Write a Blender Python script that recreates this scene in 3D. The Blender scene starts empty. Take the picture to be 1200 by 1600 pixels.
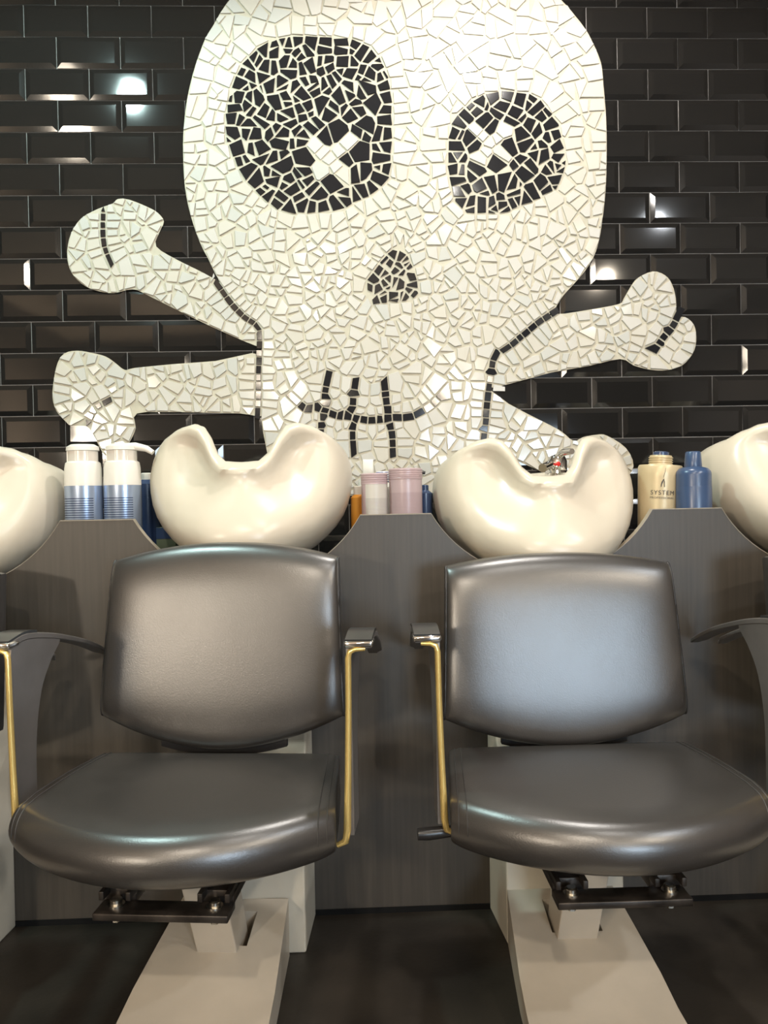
import bpy, bmesh, math, random
from mathutils import Vector, Matrix, noise

# ------------------------------------------------------------------ camera, world, exposure
SC = bpy.context.scene
COL = SC.collection
YAW, PIT, ROL = -0.03472805, -0.01271096, 0.01887369
CAM = Vector((0.0, -2.518, 0.95))
RM = Matrix.Rotation(YAW, 3, 'Z') @ Matrix.Rotation(PIT, 3, 'X') @ Matrix.Rotation(ROL, 3, 'Y')
cam_data = bpy.data.cameras.new('camera')
cam_data.sensor_fit = 'HORIZONTAL'; cam_data.sensor_width = 36.0; cam_data.lens = 36.0
cam_data.clip_start = 0.02
cam = bpy.data.objects.new('camera', cam_data); COL.objects.link(cam)
R3 = Matrix((RM.col[0], RM.col[2], -RM.col[1])).transposed()
cam.matrix_world = Matrix.Translation(CAM) @ R3.to_4x4()
SC.camera = cam

world = bpy.data.worlds.new('world'); SC.world = world; world.use_nodes = True
world.node_tree.nodes['Background'].inputs[0].default_value = (1.0, 0.92, 0.82, 1)
world.node_tree.nodes['Background'].inputs[1].default_value = 0.3

SC.view_settings.view_transform = 'Standard'; SC.view_settings.look = 'None'
SC.view_settings.gamma = 1.0; SC.view_settings.use_curve_mapping = False
SC.view_settings.exposure = 0.43

CEIL = 2.9
# (x, y, power, colour, cone half angle in degrees) of the ceiling downlights
LAMPS = [
    (-1.00, -1.05, 18, (0.70, 0.98, 0.95), 86),
    (0.50, -0.88, 16, (1.0, 0.95, 0.89), 86),
    (0.62, -2.33, 6, (1.0, 0.95, 0.88), 80),
    (2.10, -2.70, 14, (0.90, 0.95, 1.0), 80),
    (-0.30, -3.90, 24, (1.0, 0.88, 0.72), 80),
    (2.05, -4.00, 26, (1.0, 0.86, 0.68), 80),
]
# (x, y, z, power) of globe lamps added unseen behind the camera to brighten room and leather
FILL_GLOBES = [(-2.60, -5.35, 1.86, 175), (-.75, -4.7, 2.2, 28), (.95, -4.7, 2.2, 28)]

def at(px, py, Y):
    """the point at distance plane Y that the photograph shows at pixel px, py"""
    r = RM @ Vector(((px - 600) / 1200, 1.0, (800 - py) / 1200))
    return CAM + r * ((Y - CAM.y) / r.y)

# ------------------------------------------------------------------ materials
MATS = {}
def mat(name, col, rough=0.5, metal=0.0, spec=0.5, coat=0.0, var=0.0, var_scale=20, bump=0.0, bump_scale=200, stretch=None, rvar=0.0, emit=None, trans=0.0, coat_rough=0.1, col2=None):
    m = bpy.data.materials.new(name); m.use_nodes = True; MATS[name] = m
    nt = m.node_tree; b = nt.nodes['Principled BSDF']
    b.inputs['Base Color'].default_value = (*col, 1); b.inputs['Roughness'].default_value = rough
    b.inputs['Metallic'].default_value = metal; b.inputs['Specular IOR Level'].default_value = spec
    b.inputs['Coat Weight'].default_value = coat; b.inputs['Coat Roughness'].default_value = coat_rough
    b.inputs['Transmission Weight'].default_value = trans
    if emit:
        b.inputs['Emission Color'].default_value = (*emit[0], 1); b.inputs['Emission Strength'].default_value = emit[1]
    if var or bump or rvar:
        tc = nt.nodes.new('ShaderNodeTexCoord'); mp = nt.nodes.new('ShaderNodeMapping')
        nt.links.new(tc.outputs['Object'], mp.inputs['Vector'])
        if stretch: mp.inputs['Scale'].default_value = stretch
    if var:
        n = nt.nodes.new('ShaderNodeTexNoise'); n.inputs['Scale'].default_value = var_scale; n.inputs['Detail'].default_value = 6
        nt.links.new(mp.outputs[0], n.inputs['Vector'])
        mx = nt.nodes.new('ShaderNodeMix'); mx.data_type = 'RGBA'
        c2 = col2 or tuple(min(1, c * (1 + var)) for c in col); c1 = tuple(c * (1 - var) for c in col) if not col2 else col
        mx.inputs['A'].default_value = (*c1, 1); mx.inputs['B'].default_value = (*c2, 1)
        rp = nt.nodes.new('ShaderNodeMapRange'); rp.inputs['From Min'].default_value = .3; rp.inputs['From Max'].default_value = .7
        nt.links.new(n.outputs['Fac'], rp.inputs['Value']); nt.links.new(rp.outputs[0], mx.inputs['Factor'])
        nt.links.new(mx.outputs['Result'], b.inputs['Base Color'])
    if rvar:
        n3 = nt.nodes.new('ShaderNodeTexNoise'); n3.inputs['Scale'].default_value = var_scale * .5
        nt.links.new(mp.outputs[0], n3.inputs['Vector'])
        r3 = nt.nodes.new('ShaderNodeMapRange'); r3.inputs['To Min'].default_value = max(.02, rough - rvar); r3.inputs['To Max'].default_value = rough + rvar
        nt.links.new(n3.outputs['Fac'], r3.inputs['Value']); nt.links.new(r3.outputs[0], b.inputs['Roughness'])
    if bump:
        n2 = nt.nodes.new('ShaderNodeTexNoise'); n2.inputs['Scale'].default_value = bump_scale; n2.inputs['Detail'].default_value = 3
        nt.links.new(mp.outputs[0], n2.inputs['Vector'])
        bp = nt.nodes.new('ShaderNodeBump'); bp.inputs['Strength'].default_value = bump; bp.inputs['Distance'].default_value = .002
        nt.links.new(n2.outputs['Fac'], bp.inputs['Height']); nt.links.new(bp.outputs[0], b.inputs['Normal'])
    return m

mat('black_tile', (0.010, 0.0095, 0.009), 0.06, spec=0.6, bump=0.04, bump_scale=9)
mat('wall_grout', (0.34, 0.32, 0.30), 0.8, var=.15)
mat('cream_grout', (0.47, 0.43, 0.335), 0.7, var=.08, var_scale=30)
mat('white_shard', (0.54, 0.515, 0.465), 0.11, spec=0.5, bump=.03, bump_scale=25)
mat('warm_shard', (0.54, 0.505, 0.435), 0.11, spec=0.5, bump=.03, bump_scale=25)
mat('cool_shard', (0.49, 0.482, 0.44), 0.11, spec=0.5, bump=.03, bump_scale=25)
mat('black_shard', (0.012, 0.012, 0.014), 0.09, spec=0.6, bump=.03, bump_scale=25)
mat('ceramic', (0.575, 0.515, 0.415), 0.29, spec=0.45, var=.04, var_scale=6)
mat('leather', (0.030, 0.0265, 0.024), 0.33, spec=0.95, var=.10, var_scale=14, bump=.10, bump_scale=420, rvar=.03)
MATS['leather'].node_tree.nodes['Principled BSDF'].inputs['IOR'].default_value = 1.58
mat('leather_side', (0.016, 0.015, 0.015), 0.42, spec=0.5, bump=.10, bump_scale=420)
mat('thread', (0.035, 0.032, 0.03), 0.5)
mat('laminate', (0.048, 0.040, 0.031), 0.44, spec=0.6, var=.16, var_scale=9, stretch=(14, 14, .5), bump=.05, bump_scale=60)
mat('edge_band', (0.30, 0.26, 0.20), 0.5, var=.15)
mat('shelf_board', (0.05, 0.045, 0.04), 0.5, var=.2)
mat('chrome', (0.80, 0.79, 0.77), 0.10, metal=1)
mat('warm_tinted_chrome', (1.0, 0.74, 0.27), 0.24, metal=.75)  # chrome tinted yellow: a warm lamp reflection put into the colour
mat('satin_grey', (0.20, 0.185, 0.175), 0.38, metal=.55, var=.08)
mat('pad_top', (0.018, 0.018, 0.018), 0.28, spec=.5)
mat('grey_paint', (0.44, 0.39, 0.32), 0.40, var=.07, var_scale=10, spec=.4)
mat('column_paint', (0.50, 0.46, 0.38), 0.42, var=.10, var_scale=8, spec=.4)
mat('dark_steel', (0.040, 0.033, 0.028), 0.38, metal=.6, var=.5, var_scale=35, rvar=.12)
mat('bolt_steel', (0.55, 0.52, 0.46), 0.25, metal=1, var=.2)
mat('slot_dark', (0.008, 0.008, 0.008), 0.9, spec=.1)
mat('black_plastic', (0.015, 0.014, 0.014), 0.3)
mat('floor', (0.022, 0.018, 0.014), 0.40, spec=.35, var=.6, var_scale=3.2, bump=.15, bump_scale=90, rvar=.08)
mat('ceiling', (0.58, 0.48, 0.38), 0.8, var=.25, var_scale=1.2)
mat('side_wall', (0.16, 0.13, 0.105), 0.8, var=.15, var_scale=2)
mat('far_wall', (0.075, 0.062, 0.052), 0.8, var=.2, var_scale=2)
mat('frame_black', (0.02, 0.02, 0.02), 0.4)
mat('mirror', (0.75, 0.77, 0.76), 0.02, metal=1)
mat('lamp_white', (0.7, 0.7, 0.68), 0.4)
mat('white_plastic', (0.72, 0.69, 0.62), 0.35, var=.04)
mat('pale_neck', (0.62, 0.57, 0.50), 0.25, spec=.6)
mat('mauve', (0.42, 0.31, 0.32), 0.30, spec=.55, var=.05)
mat('navy', (0.035, 0.055, 0.115), 0.25, spec=.5, var=.08)
mat('blue_bottle', (0.035, 0.065, 0.135), 0.28, spec=.5, var=.06)
mat('beige', (0.52, 0.42, 0.255), 0.34, metal=.15, var=.05)
mat('beige_dark', (0.36, 0.29, 0.17), 0.36, metal=.15)
mat('amber', (0.62, 0.26, 0.035), 0.2, spec=.5)
mat('olive_card', (0.10, 0.11, 0.06), 0.6, var=.15)
mat('ink', (0.03, 0.025, 0.025), 0.5)
mat('red_dot', (0.6, 0.02, 0.02), 0.3)

def striped(name, base, line, z0, z1, pitch, duty, metal=0.6, rough=.25, xr=None):
    """flat print: horizontal lines between two heights (object space)"""
    m = mat(name, base, rough, metal=metal); nt = m.node_tree; b = nt.nodes['Principled BSDF']
    tc = nt.nodes.new('ShaderNodeTexCoord'); sp = nt.nodes.new('ShaderNodeSeparateXYZ'); nt.links.new(tc.outputs['Object'], sp.inputs[0])
    def M(op, a, bb):
        n = nt.nodes.new('ShaderNodeMath'); n.operation = op
        for i, v in enumerate((a, bb)):
            if isinstance(v, (int, float)): n.inputs[i].default_value = v
            else: nt.links.new(v, n.inputs[i])
        return n.outputs[0]
    z = sp.outputs['Z']
    fr = M('FRACT', M('DIVIDE', z, pitch), 0)
    k = M('MULTIPLY', M('LESS_THAN', fr, duty), M('MULTIPLY', M('GREATER_THAN', z, z0), M('LESS_THAN', z, z1)))
    if xr: k = M('MULTIPLY', k, M('LESS_THAN', sp.outputs['X'], xr))
    mx = nt.nodes.new('ShaderNodeMix'); mx.data_type = 'RGBA'
    mx.inputs['A'].default_value = (*base, 1); mx.inputs['B'].default_value = (*line, 1)
    nt.links.new(k, mx.inputs['Factor']); nt.links.new(mx.outputs['Result'], b.inputs['Base Color'])
    return m
striped('silver_blue', (0.36, 0.44, 0.58), (0.06, 0.085, 0.16), -1, .200, .0056, .40, xr=.032)
striped('mauve_print', (0.42, 0.32, 0.33), (0.30, 0.22, 0.23), -1, .198, .0034, .5, metal=0, rough=.3)
striped('pale_print', (0.50, 0.47, 0.42), (0.33, 0.30, 0.28), -1, .185, .0034, .5, metal=0, rough=.4)
striped('navy_white', (0.68, 0.68, 0.68), (0.06, 0.07, 0.22), .20, .30, .006, .35, metal=0, rough=.3)

# ------------------------------------------------------------------ mesh helpers
def mk(name, verts, faces, m, parent=None, smooth=None, mats=None):
    me = bpy.data.meshes.new(name); me.from_pydata([tuple(v) for v in verts], [], faces)
    bm = bmesh.new(); bm.from_mesh(me); bmesh.ops.recalc_face_normals(bm, faces=bm.faces); bm.to_mesh(me); bm.free()
    me.materials.append(MATS[m])
    if smooth is not None:
        for p in me.polygons: p.use_smooth = True
        me.set_sharp_from_angle(angle=math.radians(smooth))
    me.update()
    return link(name, me, parent)

def link(name, me, parent=None):
    o = bpy.data.objects.new(name, me); COL.objects.link(o)
    if parent: o.parent = parent
    return o

def tag(o, label, cat, group=None):
    o['label'] = label; o['category'] = cat
    if group: o['group'] = group
    return o

def thing(name, label, cat, loc=(0, 0, 0), rz=0, group=None):
    o = bpy.data.objects.new(name, None); COL.objects.link(o); o.empty_display_size = .05
    o.location = loc; o.rotation_euler = (0, 0, rz)
    return tag(o, label, cat, group)

def structure(o, label=None):
    o['kind'] = 'structure'
    if label: o['label'] = label
    return o

def box(name, x0, x1, y0, y1, z0, z1, m, parent=None, bevel=0.0, seg=2):
    bm = bmesh.new(); bmesh.ops.create_cube(bm, size=1)
    for v in bm.verts:
        v.co = ((x0 + x1) / 2 + v.co.x * (x1 - x0), (y0 + y1) / 2 + v.co.y * (y1 - y0), (z0 + z1) / 2 + v.co.z * (z1 - z0))
    if bevel:
        bmesh.ops.bevel(bm, geom=list(bm.edges), offset=bevel, segments=seg, affect='EDGES', profile=.5)
    me = bpy.data.meshes.new(name); bm.to_mesh(me); bm.free(); me.materials.append(MATS[m])
    if bevel:
        for p in me.polygons: p.use_smooth = True
        me.set_sharp_from_angle(angle=math.radians(50))
    return link(name, me, parent)

def lathe(name, prof, m, parent=None, n=32, loc=(0, 0, 0), smooth=35, sx=1.0, sy=1.0):
    """prof: (radius, z) from the bottom up"""
    V = []; F = []
    for r, z in prof:
        for i in range(n):
            a = 2 * math.pi * i / n; V.append((loc[0] + r * sx * math.cos(a), loc[1] + r * sy * math.sin(a), loc[2] + z))
    for k in range(len(prof) - 1):
        for i in range(n):
            j = (i + 1) % n; F.append((k * n + i, k * n + j, (k + 1) * n + j, (k + 1) * n + i))
    F.append(tuple(range(n - 1, -1, -1))); F.append(tuple((len(prof) - 1) * n + i for i in range(n)))
    return mk(name, V, F, m, parent, smooth)

def tube(name, pts, r, m, parent=None, n=8, smooth=60):
    pts = [Vector(p) for p in pts]; V = []; F = []
    for k, p in enumerate(pts):
        t = (pts[min(k + 1, len(pts) - 1)] - pts[max(k - 1, 0)]).normalized()
        a = t.orthogonal().normalized() if k == 0 else (pa - t * pa.dot(t)).normalized()
        pa = a; b = t.cross(a)
        rr = r[k] if isinstance(r, (list, tuple)) else r
        for i in range(n):
            an = 2 * math.pi * i / n; V.append(p + (a * math.cos(an) + b * math.sin(an)) * rr)
    for k in range(len(pts) - 1):
        for i in range(n):
            j = (i + 1) % n; F.append((k * n + i, k * n + j, (k + 1) * n + j, (k + 1) * n + i))
    F.append(tuple(range(n))); F.append(tuple((len(pts) - 1) * n + i for i in range(n)))
    return mk(name, V, F, m, parent, smooth)

def extrude_x(name, prof, x0, x1, m, parent=None, smooth=None, bevel=0.0):
    """a closed (y, z) outline given thickness in x"""
    n = len(prof)
    V = [(x0, y, z) for y, z in prof] + [(x1, y, z) for y, z in prof]
    F = [tuple(range(n)), tuple(range(2 * n - 1, n - 1, -1))] + [(i, (i + 1) % n, n + (i + 1) % n, n + i) for i in range(n)]
    o = mk(name, V, F, m, parent, smooth)
    if bevel:
        bv = o.modifiers.new('edge', 'BEVEL'); bv.width = bevel; bv.segments = 2; bv.limit_method = 'ANGLE'
    return o

def catmull(pts, per=6, closed=True):
    out = []; n = len(pts)
    rng = range(n) if closed else range(n - 1)
    for i in rng:
        g = (lambda k: pts[k % n]) if closed else (lambda k: pts[max(0, min(n - 1, k))])
        p0, p1, p2, p3 = (Vector(g(i + k)) for k in (-1, 0, 1, 2))
        for s in range(per):
            t = s / per
            out.append(.5 * ((2 * p1) + (p2 - p0) * t + (2 * p0 - 5 * p1 + 4 * p2 - p3) * t * t + (3 * p1 - p0 - 3 * p2 + p3) * t ** 3))
    if not closed: out.append(Vector(pts[-1]))
    return out

def lerp(a, b, t): return a + (b - a) * t
def interp(tab, x, smooth=True):
    if x <= tab[0][0]: return tab[0][1]
    for (a, va), (b, vb) in zip(tab, tab[1:]):
        if x <= b:
            t = (x - a) / (b - a)
            if smooth: t = t * t * (3 - 2 * t) * .6 + t * .4
            return va + (vb - va) * t
    return tab[-1][1]

# ------------------------------------------------------------------ the room
XL, XR, YF = -3.4, 3.6, -6.6
structure(box('floor', XL, XR, YF, 0.0, -.05, 0, 'floor'), 'dark brown polished floor')
structure(box('ceiling', XL, XR, YF, 0.0, CEIL, CEIL + .05, 'ceiling'), 'brown ceiling')
wall = structure(box('wall_back', XL, XR, 0.0, .1, 0, CEIL, 'wall_grout'), 'wall of glossy black bevelled tiles')
structure(box('wall_left', XL - .1, XL, YF, 0, 0, CEIL, 'side_wall'), 'plain wall')
structure(box('wall_right', XR, XR + .1, YF, 0, 0, CEIL, 'side_wall'), 'plain wall')
structure(box('wall_front', XL, XR, YF - .1, YF, 0, CEIL, 'far_wall'), 'plain wall')

def make_lamp(i, x, y, power, col, half):
    names = ['leftmost ceiling downlight near the tiled wall', 'ceiling downlight above the skull by the tiled wall', 'ceiling downlight in the middle of the room above the camera',
             'ceiling downlight right of the camera', 'warm ceiling downlight behind the camera',
             'warm ceiling downlight behind and right of the camera']
    t = thing('ceiling_downlight', names[i], 'ceiling light', (x, y, CEIL), 0, 'ceiling downlights')
    V = []; n = 28
    prof = [(.075, 0), (.078, -.006), (.070, -.014), (.055, -.014), (.050, -.004)]
    lathe('trim_ring', prof, 'lamp_white', t, n)
    key = 'lens_%d' % i
    mat(key, (1, 1, 1), .4, emit=(col, 30))
    lathe('lens', [(.05, -.006), (.049, -.009)], key, t, n)
    ld = bpy.data.lights.new('downlight_bulb', 'SPOT'); ld.energy = power * 4; ld.color = col
    ld.spot_size = math.radians(half * 2); ld.spot_blend = .35; ld.shadow_soft_size = .05
    lo = bpy.data.objects.new('downlight_bulb', ld); COL.objects.link(lo); lo.parent = t; lo.location = (0, 0, -.075)
for i, L in enumerate(LAMPS): make_lamp(i, *L)
# unseen window added behind the camera for the cool sheen on the right backrest
mat('cool_glow_pane', (.8, .85, .9), .2, emit=((.60, .80, 1.0), 9.8))
win = structure(box('fill_window_1', 1.10, 2.42, YF, YF + .03, .66, 1.74, 'frame_black'), 'unseen window added behind the camera for a cool reflection')
for i in range(2):
    for k in range(2):
        x0, z0 = 1.15 + i * .62, .71 + k * .50
        box('pane', x0, x0 + .60, YF + .028, YF + .036, z0, z0 + .48, 'cool_glow_pane', win)
ld = bpy.data.lights.new('window_fill', 'AREA'); ld.shape = 'RECTANGLE'; ld.size = 1.2; ld.size_y = 1.1; ld.energy = 45; ld.color = (.70, .85, 1.0)  # area fill added in front of the unseen window
lo = bpy.data.objects.new('window_fill', ld); COL.objects.link(lo); lo.location = (1.76, YF + .06, 1.2); lo.rotation_euler = (math.radians(90), 0, 0)
mat('globe_glass', (1, 1, 1), .4, emit=((1.0, .86, .68), 20))
for i, (x, y, z, pw) in enumerate(FILL_GLOBES):
    t = thing('fill_globe_lamp', ('large globe lamp added near the far left corner for the warm glow on the left chair', 'unseen globe lamp added behind the camera to the left to brighten the room', 'unseen globe lamp added behind the camera to the right to brighten the room')[i], 'pendant lamp', (x, y, CEIL), 0, 'added fill globes')
    R0 = .14 if i == 0 else .11
    lathe('globe', [(R0 * math.sin(math.pi * k / 14) + .0005, z - CEIL - R0 * math.cos(math.pi * k / 14)) for k in range(15)], 'globe_glass', t, 24)
    tube('cable', [(0, 0, z - CEIL + R0), (0, 0, -.02)], .004, 'black_plastic', t)
    lathe('ceiling_rose', [(.045, -.025), (.05, -.02), (.05, 0)], 'lamp_white', t, 24)
    ld = bpy.data.lights.new('globe_bulb', 'POINT'); ld.energy = pw; ld.color = (1.0, .86, .68); ld.shadow_soft_size = .12
    lo = bpy.data.objects.new('globe_bulb', ld); COL.objects.link(lo); lo.parent = t; lo.location = (0, 0, z - CEIL - R0 - .14)

# ------------------------------------------------------------------ mosaic outlines, traced in photograph pixels and laid onto the wall
SKULL = [(353, 7), (333, 40), (322, 58), (313, 80), (302, 113), (292, 157), (287, 200), (286, 240), (289, 293), (298, 337), (312, 378), (326, 406), (343, 440), (368, 477), (398, 508), (408, 530),
         (408, 580), (408, 646), (414, 690), (428, 735), (470, 768), (560, 775), (650, 775), (715, 762), (748, 730), (756, 695), (760, 654), (764, 615), (768, 580), (776, 556), (800, 538), (830, 513), (862, 488),
         (880, 462), (900, 440), (922, 412), (935, 380), (943, 330), (947, 284), (948, 229), (947, 183), (943, 133), (939, 98), (925, 64), (913, 43), (890, 14), (877, 0), (850, -30), (790, -75), (710, -105), (620, -115), (530, -105), (450, -75), (390, -35)]
EYE_L = [(482, 56), (517, 57), (557, 63), (577, 72), (597, 95), (608, 123), (613, 153), (614, 213), (612, 260), (607, 283), (583, 305), (560, 315), (533, 330), (487, 334), (450, 334), (432, 328), (410, 312), (380, 280), (362, 243), (352, 213), (352, 180), (358, 147), (368, 117), (383, 93), (407, 72), (433, 60), (460, 56)]
EYE_R = [(792, 141), (829, 146), (847, 158), (870, 188), (878, 211), (885, 252), (881, 271), (872, 293), (842, 312), (783, 335), (733, 335), (714, 321), (703, 293), (699, 270), (699, 229), (704, 188), (719, 174), (742, 153), (760, 146)]
NOSE = [(624, 380), (639, 402), (647, 419), (654, 444), (653, 462), (642, 470), (620, 473), (599, 475), (582, 462), (570, 448), (575, 434), (590, 414), (605, 395)]
BONE_UL = [(350, 446), (319, 427), (277, 406), (244, 385), (249, 363), (256, 346), (247, 333), (232, 324), (202, 312), (184, 311), (176, 318), (154, 326), (127, 341), (111, 365), (105, 391), (107, 414), (116, 432), (133, 447), (154, 455), (178, 458), (208, 452), (232, 462), (296, 494), (345, 517), (399, 540), (414, 540), (412, 510), (380, 475)]
BONE_LL = [(414, 556), (337, 564), (270, 569), (210, 575), (195, 578), (180, 567), (165, 557), (142, 551), (120, 548), (101, 552), (90, 567), (84, 594), (82, 620), (88, 642), (103, 659), (111, 665), (135, 666), (146, 680), (156, 699), (165, 712), (187, 712), (204, 688), (212, 669), (214, 646), (277, 644), (375, 646), (414, 644)]
BONE_UR = [(856, 494), (883, 490), (926, 483), (967, 475), (975, 466), (986, 447), (997, 434), (1020, 424), (1039, 430), (1050, 444), (1056, 466), (1058, 492), (1072, 496), (1084, 507), (1088, 526), (1085, 547), (1072, 566), (1057, 575), (1035, 579), (1012, 577), (990, 571), (969, 561), (919, 572), (862, 582), (817, 594), (758, 605), (764, 560), (800, 534)]
BONE_LR = [(756, 611), (795, 631), (827, 648), (874, 672), (896, 689), (911, 683), (934, 679), (949, 681), (978, 700), (990, 728), (975, 752), (955, 760), (960, 790), (930, 812), (895, 800), (880, 770), (860, 745), (817, 724), (785, 710), (750, 698)]
REG = {'skull': SKULL, 'bone_ul': BONE_UL, 'bone_ll': BONE_LL, 'bone_ur': BONE_UR, 'bone_lr': BONE_LR}
REG = {k: [tuple(p) for p in catmull([Vector((a, b, 0)) for a, b in v], 3)] for k, v in REG.items()}
REG = {k: [(p[0], p[1]) for p in v] for k, v in REG.items()}
BLK = {'eye_l': EYE_L, 'eye_r': EYE_R, 'nose': NOSE}
# strokes: path, width, colour, owner
STROKES = [
    ([(464, 627), (479, 639), (496, 637), (522, 648), (549, 652), (579, 657), (612, 653), (635, 652), (650, 648), (672, 635), (687, 620)], 12.5, 'k', 'mouth'),
    ([(511, 599), (508, 614), (507, 630)], 12.5, 'k', 'mouth'), ([(504, 650), (502, 661), (502, 674)], 11.5, 'k', 'mouth'),
    ([(554, 605), (552, 620), (551, 638)], 12.5, 'k', 'mouth'), ([(551, 667), (551, 680), (552, 696)], 11.5, 'k', 'mouth'),
    ([(601, 607), (603, 624), (605, 640)], 12.5, 'k', 'mouth'), ([(611, 667), (613, 684), (614, 704)], 11.5, 'k', 'mouth'),
    ([(343, 449), (355, 466), (368, 482), (384, 497), (400, 508), (405, 520), (405, 549), (404, 582), (404, 612), (403, 642)], 10, 'k', 'outline_l'),
    ([(864, 489), (846, 501), (828, 515), (796, 541), (774, 556), (768, 579), (765, 596), (762, 620), (759, 654), (755, 695)], 11, 'k', 'outline_r'),
    ([(162, 326), (161, 352), (162, 376), (165, 391), (169, 401)], 10, 'k', 'bone_ul'),
    ([(165, 629), (148, 639), (141, 652), (137, 663)], 12, 'k', 'bone_ll'),
    ([(1058, 496), (1050, 511), (1036, 528), (1026, 543)], 13, 'k', 'bone_ur'),
    ([(495, 230), (505, 240), (515, 250), (525, 262), (533, 271)], 20, 'w', 'skull'),
    ([(541, 226), (531, 236)], 20, 'w', 'skull'), ([(504, 264), (498, 271)], 20, 'w', 'skull'),
    ([(746, 205), (757, 215), (769, 226), (779, 236)], 16, 'w', 'skull'),
    ([(784, 210), (778, 217)], 16, 'w', 'skull'), ([(760, 239), (753, 246)], 16, 'w', 'skull'),
]
SY = -.0108   # plane of the mosaic bed's face
def W2(p, y=SY):
    q = at(p[0], p[1], y); return (q.x, q.z)

def inside(p, poly):
    x, y = p; c = False; n = len(poly); j = n - 1
    for i in range(n):
        xi, yi = poly[i]; xj, yj = poly[j]
        if (yi > y) != (yj > y) and x < (xj - xi) * (y - yi) / (yj - yi) + xi: c = not c
        j = i
    return c
def region_of(p):
    for k, poly in BLK.items():
        if inside(p, poly): return k
    for k in ('skull', 'bone_ul', 'bone_ll', 'bone_ur', 'bone_lr'):
        if inside(p, REG[k]): return k
    return None
def resample(path, step, closed, rnd):
    pts = path + [path[0]] if closed else path
    seg = [math.dist(a, b) for a, b in zip(pts, pts[1:])]; L = sum(seg); n = max(2, round(L / step)); out = []
    for i in range(n if closed else n + 1):
        d = L * (i + (rnd.uniform(-.34, .34) if closed or 0 < i < n else 0)) / n
        d = min(max(d, 0), L - 1e-6); k = 0
        while k < len(seg) - 1 and d > seg[k]: d -= seg[k]; k += 1
        t = d / seg[k]; a, b = pts[k], pts[k + 1]
        out.append(((a[0] + (b[0] - a[0]) * t, a[1] + (b[1] - a[1]) * t), ((b[0] - a[0]) / seg[k], (b[1] - a[1]) / seg[k])))
    return out
def clip(poly, nx, ny, d):
    """keep the side nx*x + ny*y <= d"""
    out = []; n = len(poly)
    for i in range(n):
        a = poly[i]; b = poly[(i + 1) % n]; da = nx * a[0] + ny * a[1] - d; db = nx * b[0] + ny * b[1] - d
        if da <= 0: out.append(a)
        if (da < 0 < db) or (db < 0 < da):
            t = da / (da - db); out.append((a[0] + (b[0] - a[0]) * t, a[1] + (b[1] - a[1]) * t))
    return out
def area(p): return .5 * sum(p[i][0] * p[(i + 1) % len(p)][1] - p[(i + 1) % len(p)][0] * p[i][1] for i in range(len(p)))
def centre(p): return (sum(a for a, _ in p) / len(p), sum(b for _, b in p) / len(p))
def inset(p, g):
    if area(p) < 0: p = p[::-1]
    q = p
    for i in range(len(p)):
        a, b = p[i], p[(i + 1) % len(p)]; l = math.dist(a, b)
        if l < 1e-6: continue
        nx, ny = (b[1] - a[1]) / l, -(b[0] - a[0]) / l
        q = clip(q, nx, ny, nx * a[0] + ny * a[1] - g)
        if len(q) < 3: return None
    return q
def simplify(p, nmax, dmin=1.6, amax=40):
    p = list(p)
    while len(p) > 3:
        n = len(p)
        best = min(range(n), key=lambda i: abs(area([p[i - 1], p[i], p[(i + 1) % n]])))
        a = abs(area([p[best - 1], p[best], p[(best + 1) % n]]))
        short = min(range(n), key=lambda i: math.dist(p[i], p[(i + 1) % n]))
        if math.dist(p[short], p[(short + 1) % n]) < dmin:
            p.pop(short); continue
        if n > nmax and a < amax or a < 3: p.pop(best); continue
        break
    return p

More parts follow.
